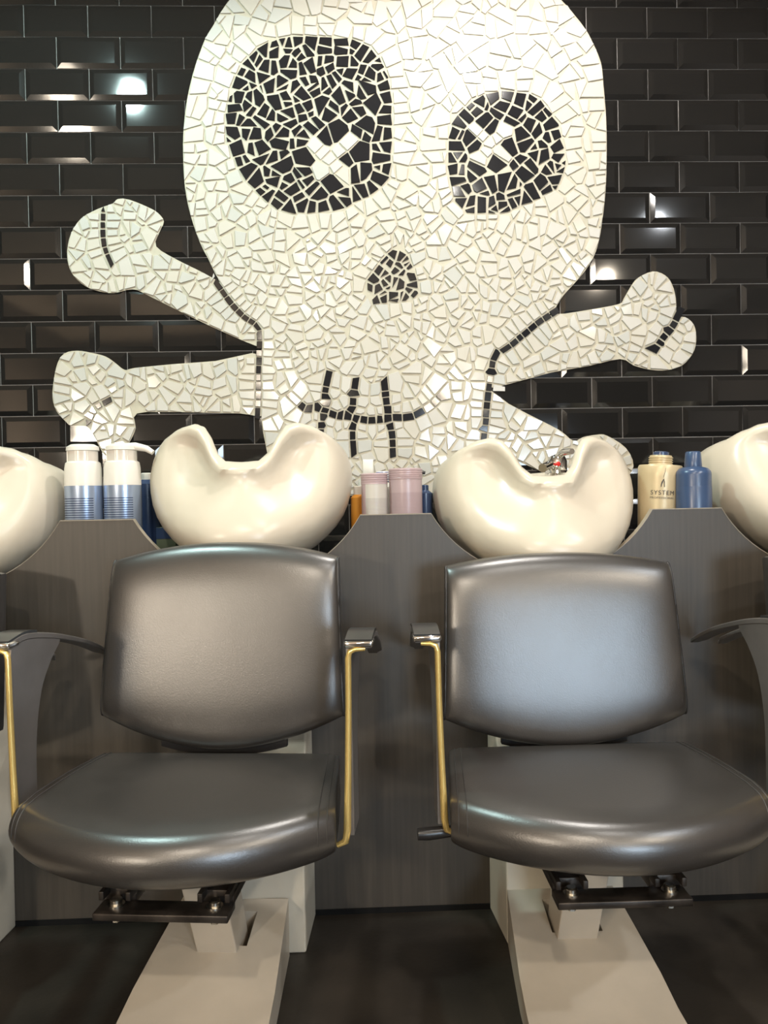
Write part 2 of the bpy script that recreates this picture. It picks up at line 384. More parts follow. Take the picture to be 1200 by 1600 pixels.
def make_shards():
    rnd = random.Random(7)
    seeds = []   # x, y, label ('w','k',None), owner, splittable
    grid = {}
    def add(p, lab, own, split):
        seeds.append((p[0], p[1], lab, own, split)); grid.setdefault((int(p[0] // 30), int(p[1] // 30)), []).append(len(seeds) - 1)
    def near(p, r):
        gx, gy = int(p[0] // 30), int(p[1] // 30); k = int(r // 30) + 1
        for a in range(gx - k, gx + k + 1):
            for b in range(gy - k, gy + k + 1):
                for i in grid.get((a, b), ()):
                    if math.dist(seeds[i][:2], p) < r: return True
        return False
    def auto(p):
        g = region_of(p)
        if g is None: return None, None
        return ('k' if g in BLK else 'w'), g
    stroke_pts = []; todo = []
    for path, w, lab, own in STROKES:
        path = [(q.x, q.y) for q in catmull([Vector((a, b, 0)) for a, b in path], 4, False)]
        for (p, t) in resample(path, 12.5 if lab == 'k' else 14, False, rnd):
            if near(p, w * .55): continue
            add(p, lab, own, False); stroke_pts.append((p, w)); todo.append((p, t, w))
    for p, t, w in todo:
        for s in (-1, 1):
            ww = w * rnd.uniform(.9, 1.1)
            q = (p[0] - t[1] * s * ww, p[1] + t[0] * s * ww)
            if not near(q, w * .72):
                l2, o2 = auto(q); add(q, l2, o2, False)
    def edge(poly, step, e, check):
        for (p, t) in resample(poly, step, True, rnd):
            if any(math.dist(p, sp) < w * 1.25 for sp, w in stroke_pts): continue
            ee = e * rnd.uniform(.55, 1.75)
            a = (p[0] - t[1] * ee, p[1] + t[0] * ee); b = (p[0] + t[1] * ee, p[1] - t[0] * ee)
            if near(a, ee * .9) or near(b, ee * .9): continue
            for q in (a, b):
                l2, o2 = auto(q); add(q, l2, o2, True)
    edge(EYE_L, 19, 8, 0); edge(EYE_R, 20, 8, 0); edge(NOSE, 18, 7, 0)
    edge(REG['skull'], 28, 11, 0)
    for k in ('bone_ul', 'bone_ll', 'bone_ur', 'bone_lr'): edge(REG[k], 25, 10, 0)
    # fill
    for k in range(16000):
        p = (rnd.uniform(75, 1095), rnd.uniform(-115, 815))
        l, o = auto(p)
        if l is None: continue
        if o == 'skull': r = lerp(50, 33, min(1, max(0, (p[1] - 120) / 300)))
        elif o in BLK: r = {'eye_l': 33, 'eye_r': 32, 'nose': 20}[o]
        else: r = 31
        r *= rnd.uniform(.62, 1.1)
        if not near(p, r): add(p, l, o, True)
    out = []
    for i, (x, y, lab, own, split) in enumerate(seeds):
        if lab is None: continue
        c = [(x - 70, y - 70), (x + 70, y - 70), (x + 70, y + 70), (x - 70, y + 70)]
        gx, gy = int(x // 30), int(y // 30); nb = []
        for a in range(gx - 3, gx + 4):
            for b in range(gy - 3, gy + 4): nb += grid.get((a, b), [])
        nb = sorted((math.dist(seeds[j][:2], (x, y)), j) for j in nb if j != i)
        rad = 100
        for d, j in nb:
            if d > 2 * rad: break
            sx, sy = seeds[j][:2]; nx, ny = (sx - x) / d, (sy - y) / d
            c = clip(c, nx, ny, nx * (x + sx) / 2 + ny * (y + sy) / 2)
            if len(c) < 3: break
            rad = max(math.dist(q, (x, y)) for q in c)
        if len(c) < 3: continue
        stack = [(c, 0)]
        while stack:
            q, dep = stack.pop(); A = abs(area(q))
            lim = {'skull': lerp(760, 400, min(1, max(0, (y - 120) / 250))), 'eye_l': 470, 'eye_r': 480, 'nose': 220}.get(own, 400)
            if split and A > lim * rnd.uniform(.4, 1.7) and dep < 2:
                cx, cy = centre(q); cx += rnd.uniform(-5, 5); cy += rnd.uniform(-5, 5); an = rnd.uniform(0, math.pi)
                # cut across the longer direction
                best = max(((abs(sum(abs((a - cx) * math.cos(t) + (b - cy) * math.sin(t)) for a, b in q)), t) for t in (an, an + .9, an + 1.8)))
                nx, ny = math.cos(best[1]), math.sin(best[1]); d = nx * cx + ny * cy
                for s in (1, -1):
                    h = clip(q, nx * s, ny * s, d * s)
                    if len(h) >= 3: stack.append((h, dep + 1))
            else:
                g = lerp(.75, 1.35, min(1, max(0, (y - 60) / 330))) * rnd.uniform(.6, 1.7) if lab == 'w' else 1.3 * rnd.uniform(.8, 1.6)
                if own in ('outline_l', 'outline_r', 'mouth'): g = 1.0
                z = inset(q, g)
                if not z: continue
                z = simplify(z, rnd.choice((4, 4, 5, 5, 6)), 2.5, 110 if own in BLK else 70)
                if split:
                    cx, cy = centre(z); an = rnd.gauss(0, .11); ca, sa = math.cos(an), math.sin(an)
                    z = [(cx + ((a - cx) * ca - (b - cy) * sa) * .96, cy + ((a - cx) * sa + (b - cy) * ca) * .96) for a, b in z]
                c0 = centre(z)
                if region_of(c0) == own:
                    zz = []
                    for v in z:
                        if region_of(v) != own:
                            lo, hi = 0.0, 1.0
                            for _ in range(6):
                                md = (lo + hi) / 2; w = (c0[0] + (v[0] - c0[0]) * md, c0[1] + (v[1] - c0[1]) * md)
                                if region_of(w) == own: lo = md
                                else: hi = md
                            v = (c0[0] + (v[0] - c0[0]) * lo, c0[1] + (v[1] - c0[1]) * lo)
                        zz.append(v)
                    z = simplify(zz, 6)
                if len(z) < 3 or abs(area(z)) < 14: continue
                out.append((abs(area(z)), z, lab, own))
    return out

def shard_geo(poly, h, rnd):
    pts = [W2(p) for p in poly]
    cx, cz = centre(pts); ax, az = rnd.gauss(0, .016), rnd.gauss(0, .020)
    V = []; n = len(pts)
    y0 = SY + .0006
    for x, z in pts: V.append((x, y0, z))
    for x, z in pts: V.append((x, SY - h * .75 + ax * (x - cx) + az * (z - cz), z))
    for x, z in pts:
        d = math.hypot(x - cx, z - cz) or 1; k = max(.5, 1 - .0011 / d)
        x2, z2 = cx + (x - cx) * k, cz + (z - cz) * k
        V.append((x2, SY - h + ax * (x2 - cx) + az * (z2 - cz), z2))
    F = [tuple(2 * n + i for i in range(n))]
    for r in (0, 1):
        F += [(r * n + i, r * n + (i + 1) % n, (r + 1) * n + (i + 1) % n, (r + 1) * n + i) for i in range(n)]
    return V, F, (cx, cz)

def bed(name, poly, y0, y1, m, parent):
    n = len(poly); P = [W2(p, y1) for p in poly]
    V = [(x, y0, z) for x, z in P] + [(x, y1, z) for x, z in P]
    F = [tuple(range(n)), tuple(range(2 * n - 1, n - 1, -1))] + [(i, (i + 1) % n, n + (i + 1) % n, n + i) for i in range(n)]
    return mk(name, V, F, m, parent)

def build_mosaic():
    rnd = random.Random(3)
    skull = thing('skull_mosaic', 'large white skull of broken tile shards with black crossed-out eyes on the black wall', 'mosaic', (0, 0, 0))
    TB = -.0086
    beds = {'skull': bed('mortar_bed', REG['skull'], TB, SY, 'cream_grout', skull)}
    for k, nm in (('eye_l', 'eye_socket'), ('eye_r', 'eye_socket'), ('nose', 'nose')):
        beds[k] = bed(nm, BLK[k], SY + .0004, SY - .0004, 'cream_grout', skull)
    beds['eye_l']['label'] = 'large black shard eye with a white cross'; beds['eye_r']['label'] = 'small black shard eye with a white cross'
    beds['nose']['label'] = 'black shard nose'
    bl = {'bone_ul': 'white mosaic bone reaching up left from behind the skull, with a split rounded knob',
          'bone_ll': 'white mosaic bone lying level at lower left, its knob above the pump bottles',
          'bone_ur': 'white mosaic bone reaching right from the skull, its cracked knob above the gold bottle',
          'bone_lr': 'white mosaic bone slanting down behind the right washbasin'}
    roots = {'skull': skull}
    for k, lb in bl.items():
        t = thing('bone_mosaic', lb, 'mosaic', (0, 0, 0), 0, 'mosaic crossbones'); roots[k] = t
        beds[k] = bed('mortar_bed', REG[k], TB, SY + .0005, 'cream_grout', t)
    shards = make_shards(); shards.sort(key=lambda s: -s[0])
    cnt = {}; rest = {}
    for A, poly, lab, own in shards:
        if own in BLK and lab == 'w': own = 'skull'
        root = own if own in roots else 'skull'
        c = centre(poly)
        nm = 'white_shard' if lab == 'w' else 'black_shard'
        key = (root, nm); cnt[key] = cnt.get(key, 0) + 1
        h = .0036 + rnd.uniform(0, .0012)
        V, F, (cx, cz) = shard_geo(poly, h, rnd)
        if cnt[key] > 300 or (root == 'skull' and c[1] < -12 and lab == 'w'):
            r = rest.setdefault(key, ([], [])); b = len(r[0]); r[0].extend(V); r[1].extend(tuple(b + i for i in f) for f in F)
            if root == 'skull' and c[1] < -12: cnt[key] -= 1
            continue
        par = beds[own] if own in ('eye_l', 'eye_r', 'nose') and lab == 'k' else beds[root]
        m = 'black_shard' if lab == 'k' else rnd.choice(['white_shard', 'white_shard', 'warm_shard', 'cool_shard'])
        o = mk(nm, [(x - cx, y, z - cz) for x, y, z in V], F, m, par); o.location = (cx, 0, cz)
    for (root, nm), (V, F) in rest.items():
        o = mk('small_shards', V, F, nm, roots[root]); o['kind'] = 'stuff'
        o['label'] = 'the smaller %s tile shards' % nm.split('_')[0]
    print('SHARDS', cnt)

# ------------------------------------------------------------------ black metro tiles
TW, TH = .202, .101
def build_tiles():
    rnd = random.Random(11)
    a, b, i = .0997, .0492, .0155
    V = [(-a, 0, -b), (a, 0, -b), (a, 0, b), (-a, 0, b), (-a, -.0035, -b), (a, -.0035, -b), (a, -.0035, b), (-a, -.0035, b),
         (-a + i, -.0080, -b + i), (a - i, -.0080, -b + i), (a - i, -.0080, b - i), (-a + i, -.0080, b - i)]
    F = [(8, 9, 10, 11)] + [(r * 4 + k, r * 4 + (k + 1) % 4, (r + 1) * 4 + (k + 1) % 4, (r + 1) * 4 + k) for r in (0, 1) for k in range(4)]
    proto = None; V2 = []; F2 = []; n = 0
    inner = [at(x, y, 0) for x, y in REG['skull']]
    poly = [(p.x, p.z) for p in inner]
    for r in range(-4, 25):
        z = 2.5613 - (r + .5) * TH
        if z + .05 > CEIL or z < .05: continue
        for c in range(-13, 26):
            x = (c + .5 + (.5 if r % 2 else 0)) * TW - 1.0364
            if x - .1 < XL or x + .1 > XR: continue
            corners = [(x + sx * .1, z + sz * .05) for sx in (-1, 1) for sz in (-1, 1)]
            if all(inside(q, poly) for q in corners): continue
            near = -1.42 < x < 1.56 and .82 < z < 2.66
            rx, rz, ry = rnd.gauss(0, .006), rnd.gauss(0, .006), rnd.gauss(0, .0012)
            if near:
                if proto is None: o = mk('wall_tile', V, F, 'black_tile', wall); proto = o
                else:
                    o = proto.copy(); COL.objects.link(o)
                o.location = (x, 0, z); o.rotation_euler = (rx, ry, rz); n += 1
            else:
                M = Matrix.Translation((x, 0, z)) @ Matrix.Rotation(rx, 4, 'X') @ Matrix.Rotation(rz, 4, 'Z')
                k = len(V2); V2 += [M @ Vector(v) for v in V]; F2 += [tuple(k + q for q in f) for f in F]
    o = mk('outlying_wall_tiles', V2, F2, 'black_tile', wall); o['kind'] = 'stuff'
    print('TILES', n)
build_tiles()
build_mosaic()

# ------------------------------------------------------------------ counter with scooped front
UNITS = [-.933, -.252, .429, 1.110]
PY, CT = -.75, .921
def build_counter():
    t = thing('wash_counter', 'long dark wood-grain counter front with scooped cut-outs below the basins', 'counter', (0, PY, 0))
    Rr, cc = .298, .148; hw = math.sqrt(Rr * Rr - cc * cc)
    top = []
    x0, x1 = -1.75, 1.95
    cuts = [UNITS[0] - .681] + UNITS + [UNITS[3] + .681]
    top.append((x0, CT))
    for u in cuts:
        a0 = math.asin(cc / Rr)
        if u - hw < x0 or u + hw > x1: continue
        n = 28
        for k in range(n + 1):
            an = math.pi + a0 + (math.pi - 2 * a0) * k / n
            top.append((u + Rr * math.cos(an), CT + cc + Rr * math.sin(an)))
    top.append((x1, CT))
    n = len(top); V = []; F = []
    for y in (0, .018):
        for x, z in top: V.append((x, y, z))
        for x, z in top: V.append((x, y, 0.0))
    for k in range(n - 1):
        F.append((k, k + 1, n + k + 1, n + k)); F.append((2 * n + k, 2 * n + k + 1, 3 * n + k + 1, 3 * n + k))
        F.append((n + k, n + k + 1, 3 * n + k + 1, 3 * n + k))
    F += [(0, n, 3 * n, 2 * n), (n - 1, 2 * n - 1, 4 * n - 1, 3 * n - 1)]
    mk('front_panel', V, F, 'laminate', t)
    V = []; F = []
    for k, (x, z) in enumerate(top):
        V += [(x, -.0012, z - .0002), (x, -.0012, z + .0016), (x, .0185, z + .0016), (x, .0185, z - .0002)]
    for k in range(n - 1):
        for s in range(4): F.append((k * 4 + s, k * 4 + (s + 1) % 4, k * 4 + 4 + (s + 1) % 4, k * 4 + 4 + s))
    F += [(0, 1, 2, 3), tuple((n - 1) * 4 + s for s in (3, 2, 1, 0))]
    mk('edge_band', V, F, 'edge_band', t)['label'] = 'pale edge banding along the top'
    for a, b in zip([-1.60] + UNITS, UNITS + [1.79]):
        xa, xb = a + .150, b - .150
        box('shelf', max(xa, x0), min(xb, x1), .02, .735, .755, .775, 'shelf_board', t)
    box('skirting', x0, x1, -.004, 0, 0, .012, 'slot_dark', t)
build_counter()

# ------------------------------------------------------------------ ceramic washbasins
RIM = [(0, 1.037), (9, 1.040), (15, 1.060), (21, 1.100), (27, 1.125), (35, 1.134), (47, 1.130), (60, 1.118), (80, 1.098), (105, 1.080), (140, 1.062), (180, 1.055)]
def build_basin(u, dx, dz, rot, label, tilt=0.0):
    t = thing('washbasin', label, 'basin', (u + dx, -.80, 0), rot, 'white ceramic backwash basins')
    NT = 120; a, b, yc = .236, .255, .255; zb = .80 + dz
    outer = [(0, .40), (.05, .50), (.12, .63), (.20, .74), (.29, .835), (.38, .905), (.48, .955), (.58, .985), (.67, 1.0), (.75, .998), (.82, .986), (.875, .968), (.92, .942), (.955, .910), (.98, .872), (.995, .832)]
    rings = []; inner = [False]
    def plan(th, s, z):
        sn, cs = math.sin(th), math.cos(th); e = 2 / 2.3; k = (1 - cs) / 2; k = min(1, k * 1.45); k = k * k * (3 - 2 * k)
        x = lerp(.238, .253, k) * s * math.copysign(abs(sn) ** e, sn); f = min(1, max(0, (cs + .1) / .6)); f = f * f * (3 - 2 * f)
        u = (z - zb) / .31
        sf = interp([(0, .66), (.08, .86), (.20, .985), (.34, 1.0)], u) if s > .39 and u < .72 and not inner[0] else s
        y = yc - b * lerp(s, max(s, sf), f) * math.copysign(abs(cs) ** e, cs)
        return x, y + .33 * (z - 1.06 - dz)
    def scoop(x, y, z, th, zr):
        c = math.cos(th)
        if c <= 0: return y
        f = min(1, c * 1.5)
        g = math.exp(-((abs(x) - .115) / .075) ** 2)
        v = min(1, max(0, (z - dz - .87) / .17)); v = v * v * (3 - 2 * v)
        q = min(1, max(0, (zr - z) / .055)); q = q * q * (3 - 2 * q)
        return y + f * (.068 * g + .020) * v * (.22 + .78 * q)
    for u_, s in outer:
        ring = []
        for i in range(NT):
            th = 2 * math.pi * i / NT; ph = abs(math.degrees(th if th <= math.pi else th - 2 * math.pi))
            zr = interp(RIM, ph) + dz; z = zb + u_ * (zr - zb)
            x, y = plan(th, s, z); ring.append((x, scoop(x, y, z, th, zr), z))
        rings.append(ring)
    # rolled rim and inside of the bowl
    inner[0] = True
    for ds, dzr in ((.80, .001), (.775, -.002), (.755, -.010), (.742, -.022)):
        ring = []
        for i in range(NT):
            th = 2 * math.pi * i / NT; ph = abs(math.degrees(th if th <= math.pi else th - 2 * math.pi))
            zr = interp(RIM, ph) + dz
            x, y = plan(th, ds, zr); ring.append((x, scoop(x, y, zr, th, zr), zr + dzr))
        rings.append(ring)
    for s, zz in ((.725, .80), (.69, .62), (.62, .42), (.50, .26), (.30, .17), (.10, .15)):
        ring = []
        for i in range(NT):
            th = 2 * math.pi * i / NT; ph = abs(math.degrees(th if th <= math.pi else th - 2 * math.pi))
            zr = interp(RIM, ph) + dz; z = zb + zz * (zr - zb)
            x, y = plan(th, s, z); ring.append((x, scoop(x * 1.2, y, z + .03, th, 9) + (.012 if math.cos(th) > 0 else 0) * max(0, math.cos(th)), z))
        rings.append(ring)
    V = [p for r in rings for p in r]; F = []
    for k in range(len(rings) - 1):
        for i in range(NT):
            j = (i + 1) % NT; F.append((k * NT + i, k * NT + j, (k + 1) * NT + j, (k + 1) * NT + i))
    F.append(tuple(range(NT))); F.append(tuple((len(rings) - 1) * NT + i for i in range(NT)))
    o = mk('bowl', V, F, 'ceramic', t, 80)
    lathe('drain', [(.022, 0), (.024, .004), (.016, .005)], 'chrome', t, 20, (0, .26 + .22 * (-.2), zb + .042))
    tube('support', [(0, .24, 0), (0, .24, zb + .004)], .05, 'column_paint', t, 16)
    if tilt: o.rotation_euler = (tilt, 0, 0)
    return t
build_basin(UNITS[0], -.040, -.034, 0, 'cream white basin cut off by the left edge of the photo, beside the pump bottles')
build_basin(UNITS[1], -.010, .010, 0, 'cream white ceramic basin between the pump bottles and the mauve jars')
bs2 = build_basin(UNITS[2], .017, -.034, 0, 'cream white ceramic basin between the mauve jars and the gold bottle, mixer tap inside')
build_basin(UNITS[3], .035, -.005, 0, 'cream white basin cut off by the right edge of the photo, beside the blue bottle')
# mixer tap at the back of the right-hand middle basin
def build_tap(parent):
    x, y, z = .115, .415, 1.000
    body = lathe('mixer_tap', [(.034, 0), (.034, .022), (.028, .030), (.028, .056), (.023, .068), (.008, .074)], 'chrome', parent, 24, (x, y, z))
    tube('lever', [(x, y, z + .066), (x + .01, y - .035, z + .078), (x + .022, y - .075, z + .078)], [.011, .010, .008], 'chrome', body, 12)
    tube('spout', [(x, y, z + .036), (x - .03, y - .035, z + .046), (x - .06, y - .08, z + .034)], .012, 'chrome', body, 12)
    d = lathe('temperature_mark', [(.0065, 0), (.0065, .003), (.004, .004)], 'red_dot', body, 14)
    d.location = (x - .004, y - .026, z + .047); d.rotation_euler = (math.radians(90), 0, 0)
build_tap(bs2)

# ------------------------------------------------------------------ shampoo chairs
def build_backrest(par, zt, zc, zb, zbc, yb):
    """zt / zb: top and bottom at the middle; zc / zbc: at the corners"""
    NU, NV = 36, 36; T = .038; th = .050
    def hw(v): return lerp(.2475, .2345, v)
    V = []; F = []
    def base(u, v):
        top = zt - (zt - zc) * abs(u) ** 2.2; bot = zb + (zbc - zb) * abs(u) ** 1.9
        z = bot + (top - bot) * v
        lean = .16 * (z - .62)
        return u * hw(v), lean, z
    def g(i, n):
        s = 2 * i / n - 1
        return math.copysign(1 - (1 - abs(s)) ** 1.7, s)
    for j in range(NV + 1):
        for i in range(NU + 1):
            u, s = g(i, NU), g(j, NV); v = (s + 1) / 2
            x, ly, z = base(u, v)
            pu = max(0, 1 - abs(u) ** 7) ** .45; pv = max(0, 1 - abs(s) ** 6) ** .5
            # a small roll at the sides, a larger one at top and bottom
            y = ly - .004 - T * min(1, (.42 + .58 * pu)) * pv
            V.append((x, yb + y, z))
    for j in range(NV):
        for i in range(NU):
            k = j * (NU + 1) + i; F.append((k, k + 1, k + NU + 2, k + NU + 1))
    # border loop to the back
    loop = [i for i in range(NU + 1)] + [j * (NU + 1) + NU for j in range(1, NV + 1)] + [NV * (NU + 1) + i for i in range(NU - 1, -1, -1)] + [j * (NU + 1) for j in range(NV - 1, 0, -1)]
    m1 = len(V)
    for k in loop:
        x, y, z = V[k]; s = (z - (zb + zt) / 2) / ((zt - zb) / 2)
        V.append((x * 1.003, yb + .16 * (z - .62) + .018, z))
    m2 = len(V)
    for k in loop:
        x, y, z = V[k]
        V.append((x * .965, yb + .16 * (z - .62) + th * .75, (z - (zb + zt) / 2) * .97 + (zb + zt) / 2))
    n = len(loop)
    for i in range(n):
        j = (i + 1) % n
        F.append((loop[i], loop[j], m1 + j, m1 + i)); F.append((m1 + i, m1 + j, m2 + j, m2 + i))
    F.append(tuple(m2 + i for i in range(n)))
    o = mk('backrest', V, F, 'leather', par, 42)
    # piping along the two upright front edges
    for side in (0, NU):
        pts = [Vector(V[j * (NU + 1) + side]) for j in range(0, NV + 1)]
        tube('piping', pts, .0026, 'leather_side', o, 6)
    return o

def build_seat(par, zt, half_r, half_f, y_r, y_c, bulge):
    """y_r: rear edge, y_c: front edge at the corners (local, front is negative)"""
    NU = 48; th = .084
    # profile as (fraction of depth 0 rear .. 1 front, extra y, z)
    prof = []
    prof.append((0, .0, -th + .012)); prof.append((0, .0, -.030))
    for k in range(5):
        a = math.pi / 2 * k / 4; prof.append((0, -.03 + .03 * math.cos(a), -.03 + .03 * math.sin(a)))
    for f in (.12, .25, .4, .55, .68, .78): prof.append((f, -.03 * (1 - f), .006 * math.sin(f * math.pi) ))
    rr = .043
    for k in range(1, 13):
        a = math.radians(90 - 195 * k / 12 * .86); prof.append((1, rr - rr * math.cos(a) * 1.0, -rr + rr * math.sin(a)))
    prof.append((.97, .05, -th + .004)); prof.append((.90, .04, -th)); prof.append((.5, 0, -th)); prof.append((.1, 0, -th))
    V = []; F = []; n = len(prof)
    for i in range(NU + 1):
        s = 2 * i / NU - 1; u = math.copysign(1 - (1 - abs(s)) ** 1.5, s)
        edge = max(0, 1 - abs(u) ** 14) ** .5
        for f, ey, dz in prof:
            yf = y_c - bulge * (1 - abs(u) ** 2.0)
            y = y_r + (yf - y_r) * f + ey
            fx = min(1, max(0, (y_r - y) / .42)); w = lerp(half_r, half_f, fx ** .8)
            z = zt + dz
            mid = zt - th / 2
            z = mid + (z - mid) * (.80 + .20 * edge)
            V.append((u * w, y, z + .006 * math.sin(max(0, min(1, f)) * math.pi) * -(1 - u * u)))
    for i in range(NU):
        for k in range(n):
            k2 = (k + 1) % n; F.append((i * n + k, i * n + k2, (i + 1) * n + k2, (i + 1) * n + k))
    F.append(tuple(range(n))); F.append(tuple(NU * n + k for k in range(n)))
    o = mk('seat', V, F, 'leather', par, 48)
    for sgn, idx in ((-1, 4), (1, NU - 4)):
        for off in (0, 2):
            i = idx + (-sgn * 0) + (sgn * off if False else (off if sgn < 0 else -off)) - (1 if sgn < 0 else -1)
            pts = [Vector(V[i * n + k]) + Vector((0, 0, .0004)) for k in range(4, n - 9)]
            tube('stitching', pts, .0011, 'thread', o, 5)
    return o

def build_arm(par, s, half=.291):
    """s = -1 left, +1 right (local x); the blade's plate leans outward"""
    X = half * s; z_off = 0; o = -1 if s < 0 else 1
    t = None
    # inner web of satin metal
    web = [(-.083, .42), (-.083, .52), (-.084, .62), (-.084, .714), (-.03, .722), (.03, .715), (.085, .701), (.050, .668), (.018, .630), (.000, .585), (-.010, .53), (-.012, .47), (-.012, .42)]
    web = [(p.y, p.z) for p in catmull([Vector((0, y, z + z_off)) for y, z in web[1:-1]], 3, False)]
    web = [(-.083, .40 + z_off)] + web + [(-.012, .40 + z_off)]
    arm = extrude_x('armrest', web, X - .004, X + .004, 'satin_grey', par, 30)
    # top blade
    path = catmull([Vector((0, y, z + z_off)) for y, z in ((-.090, .7235), (-.05, .7305), (-.01, .728), (.06, .715), (.12, .700), (.19, .680), (.25, .658), (.305, .634))], 4, False)
    V = []; F = []; n = len(path)
    for k, p in enumerate(path):
        f = k / (n - 1); w = lerp(.044, .030, max(0, f - .25) / .75) if f > .25 else .044
        if f > .93: w *= .7
        tk = lerp(.013, .009, f)
        xi, xo = X - o * .005, X - o * .005 + o * w
        V += [(xi, p.y, p.z), (xo, p.y, p.z), (xo, p.y, p.z - tk), (xi, p.y, p.z - tk)]
    for k in range(n - 1):
        for q in range(4): F.append((k * 4 + q, k * 4 + (q + 1) % 4, k * 4 + 4 + (q + 1) % 4, k * 4 + 4 + q))
    F += [(0, 1, 2, 3), tuple((n - 1) * 4 + q for q in (3, 2, 1, 0))]
    bl = mk('blade', V, F, 'satin_grey', arm, 40)
    bv = bl.modifiers.new('edge', 'BEVEL'); bv.width = .002; bv.segments = 2; bv.limit_method = 'ANGLE'
    # chrome nose plate on the front of the blade, dark pad on top
    V = [(0, 0, 0)]
    xa, xb = sorted((X - o * .0065, X + o * .042))
    box('nose_plate', xa, xb, -.0965, -.060, .7135 + z_off, .7245 + z_off, 'chrome', arm, .004)
    pv = catmull([Vector((0, y, z + z_off)) for y, z in ((-.094, .7245), (-.05, .7320), (-.02, .7315), (.0, .729))], 4, False)
    V = []; F = []; n = len(pv)
    for p in pv: V += [(xa + .002, p.y, p.z + .002), (xb - .002, p.y, p.z + .002), (xb - .002, p.y, p.z - .003), (xa + .002, p.y, p.z - .003)]
    for k in range(n - 1):
        for q in range(4): F.append((k * 4 + q, k * 4 + (q + 1) % 4, k * 4 + 4 + (q + 1) % 4, k * 4 + 4 + q))
    F += [(0, 1, 2, 3), tuple((n - 1) * 4 + q for q in (3, 2, 1, 0))]
    mk('arm_pad', V, F, 'pad_top', arm, 40)
    # polished front edge
    pts = [(X + o * .028, -.088, .710), (X + o * .012, -.0885, .7095), (X + o * .003, -.0885, .706), (X, -.0885, .696), (X - o * .001, -.088, .62), (X - o * .004, -.088, .50), (X - o * .007, -.088, .41), (X - o * .010, -.087, .392), (X - o * .024, -.085, .384)]
    pts = [Vector((x, y, z + z_off)) for x, y, z in pts]
    e = tube('front_edge', pts, [.0035, .0042, .005, .0052, .0052, .0056, .0064, .006, .0045], 'warm_tinted_chrome', arm, 10)
    e['label'] = 'polished chrome front edge, yellow lamp reflection put into its colour'
    return arm

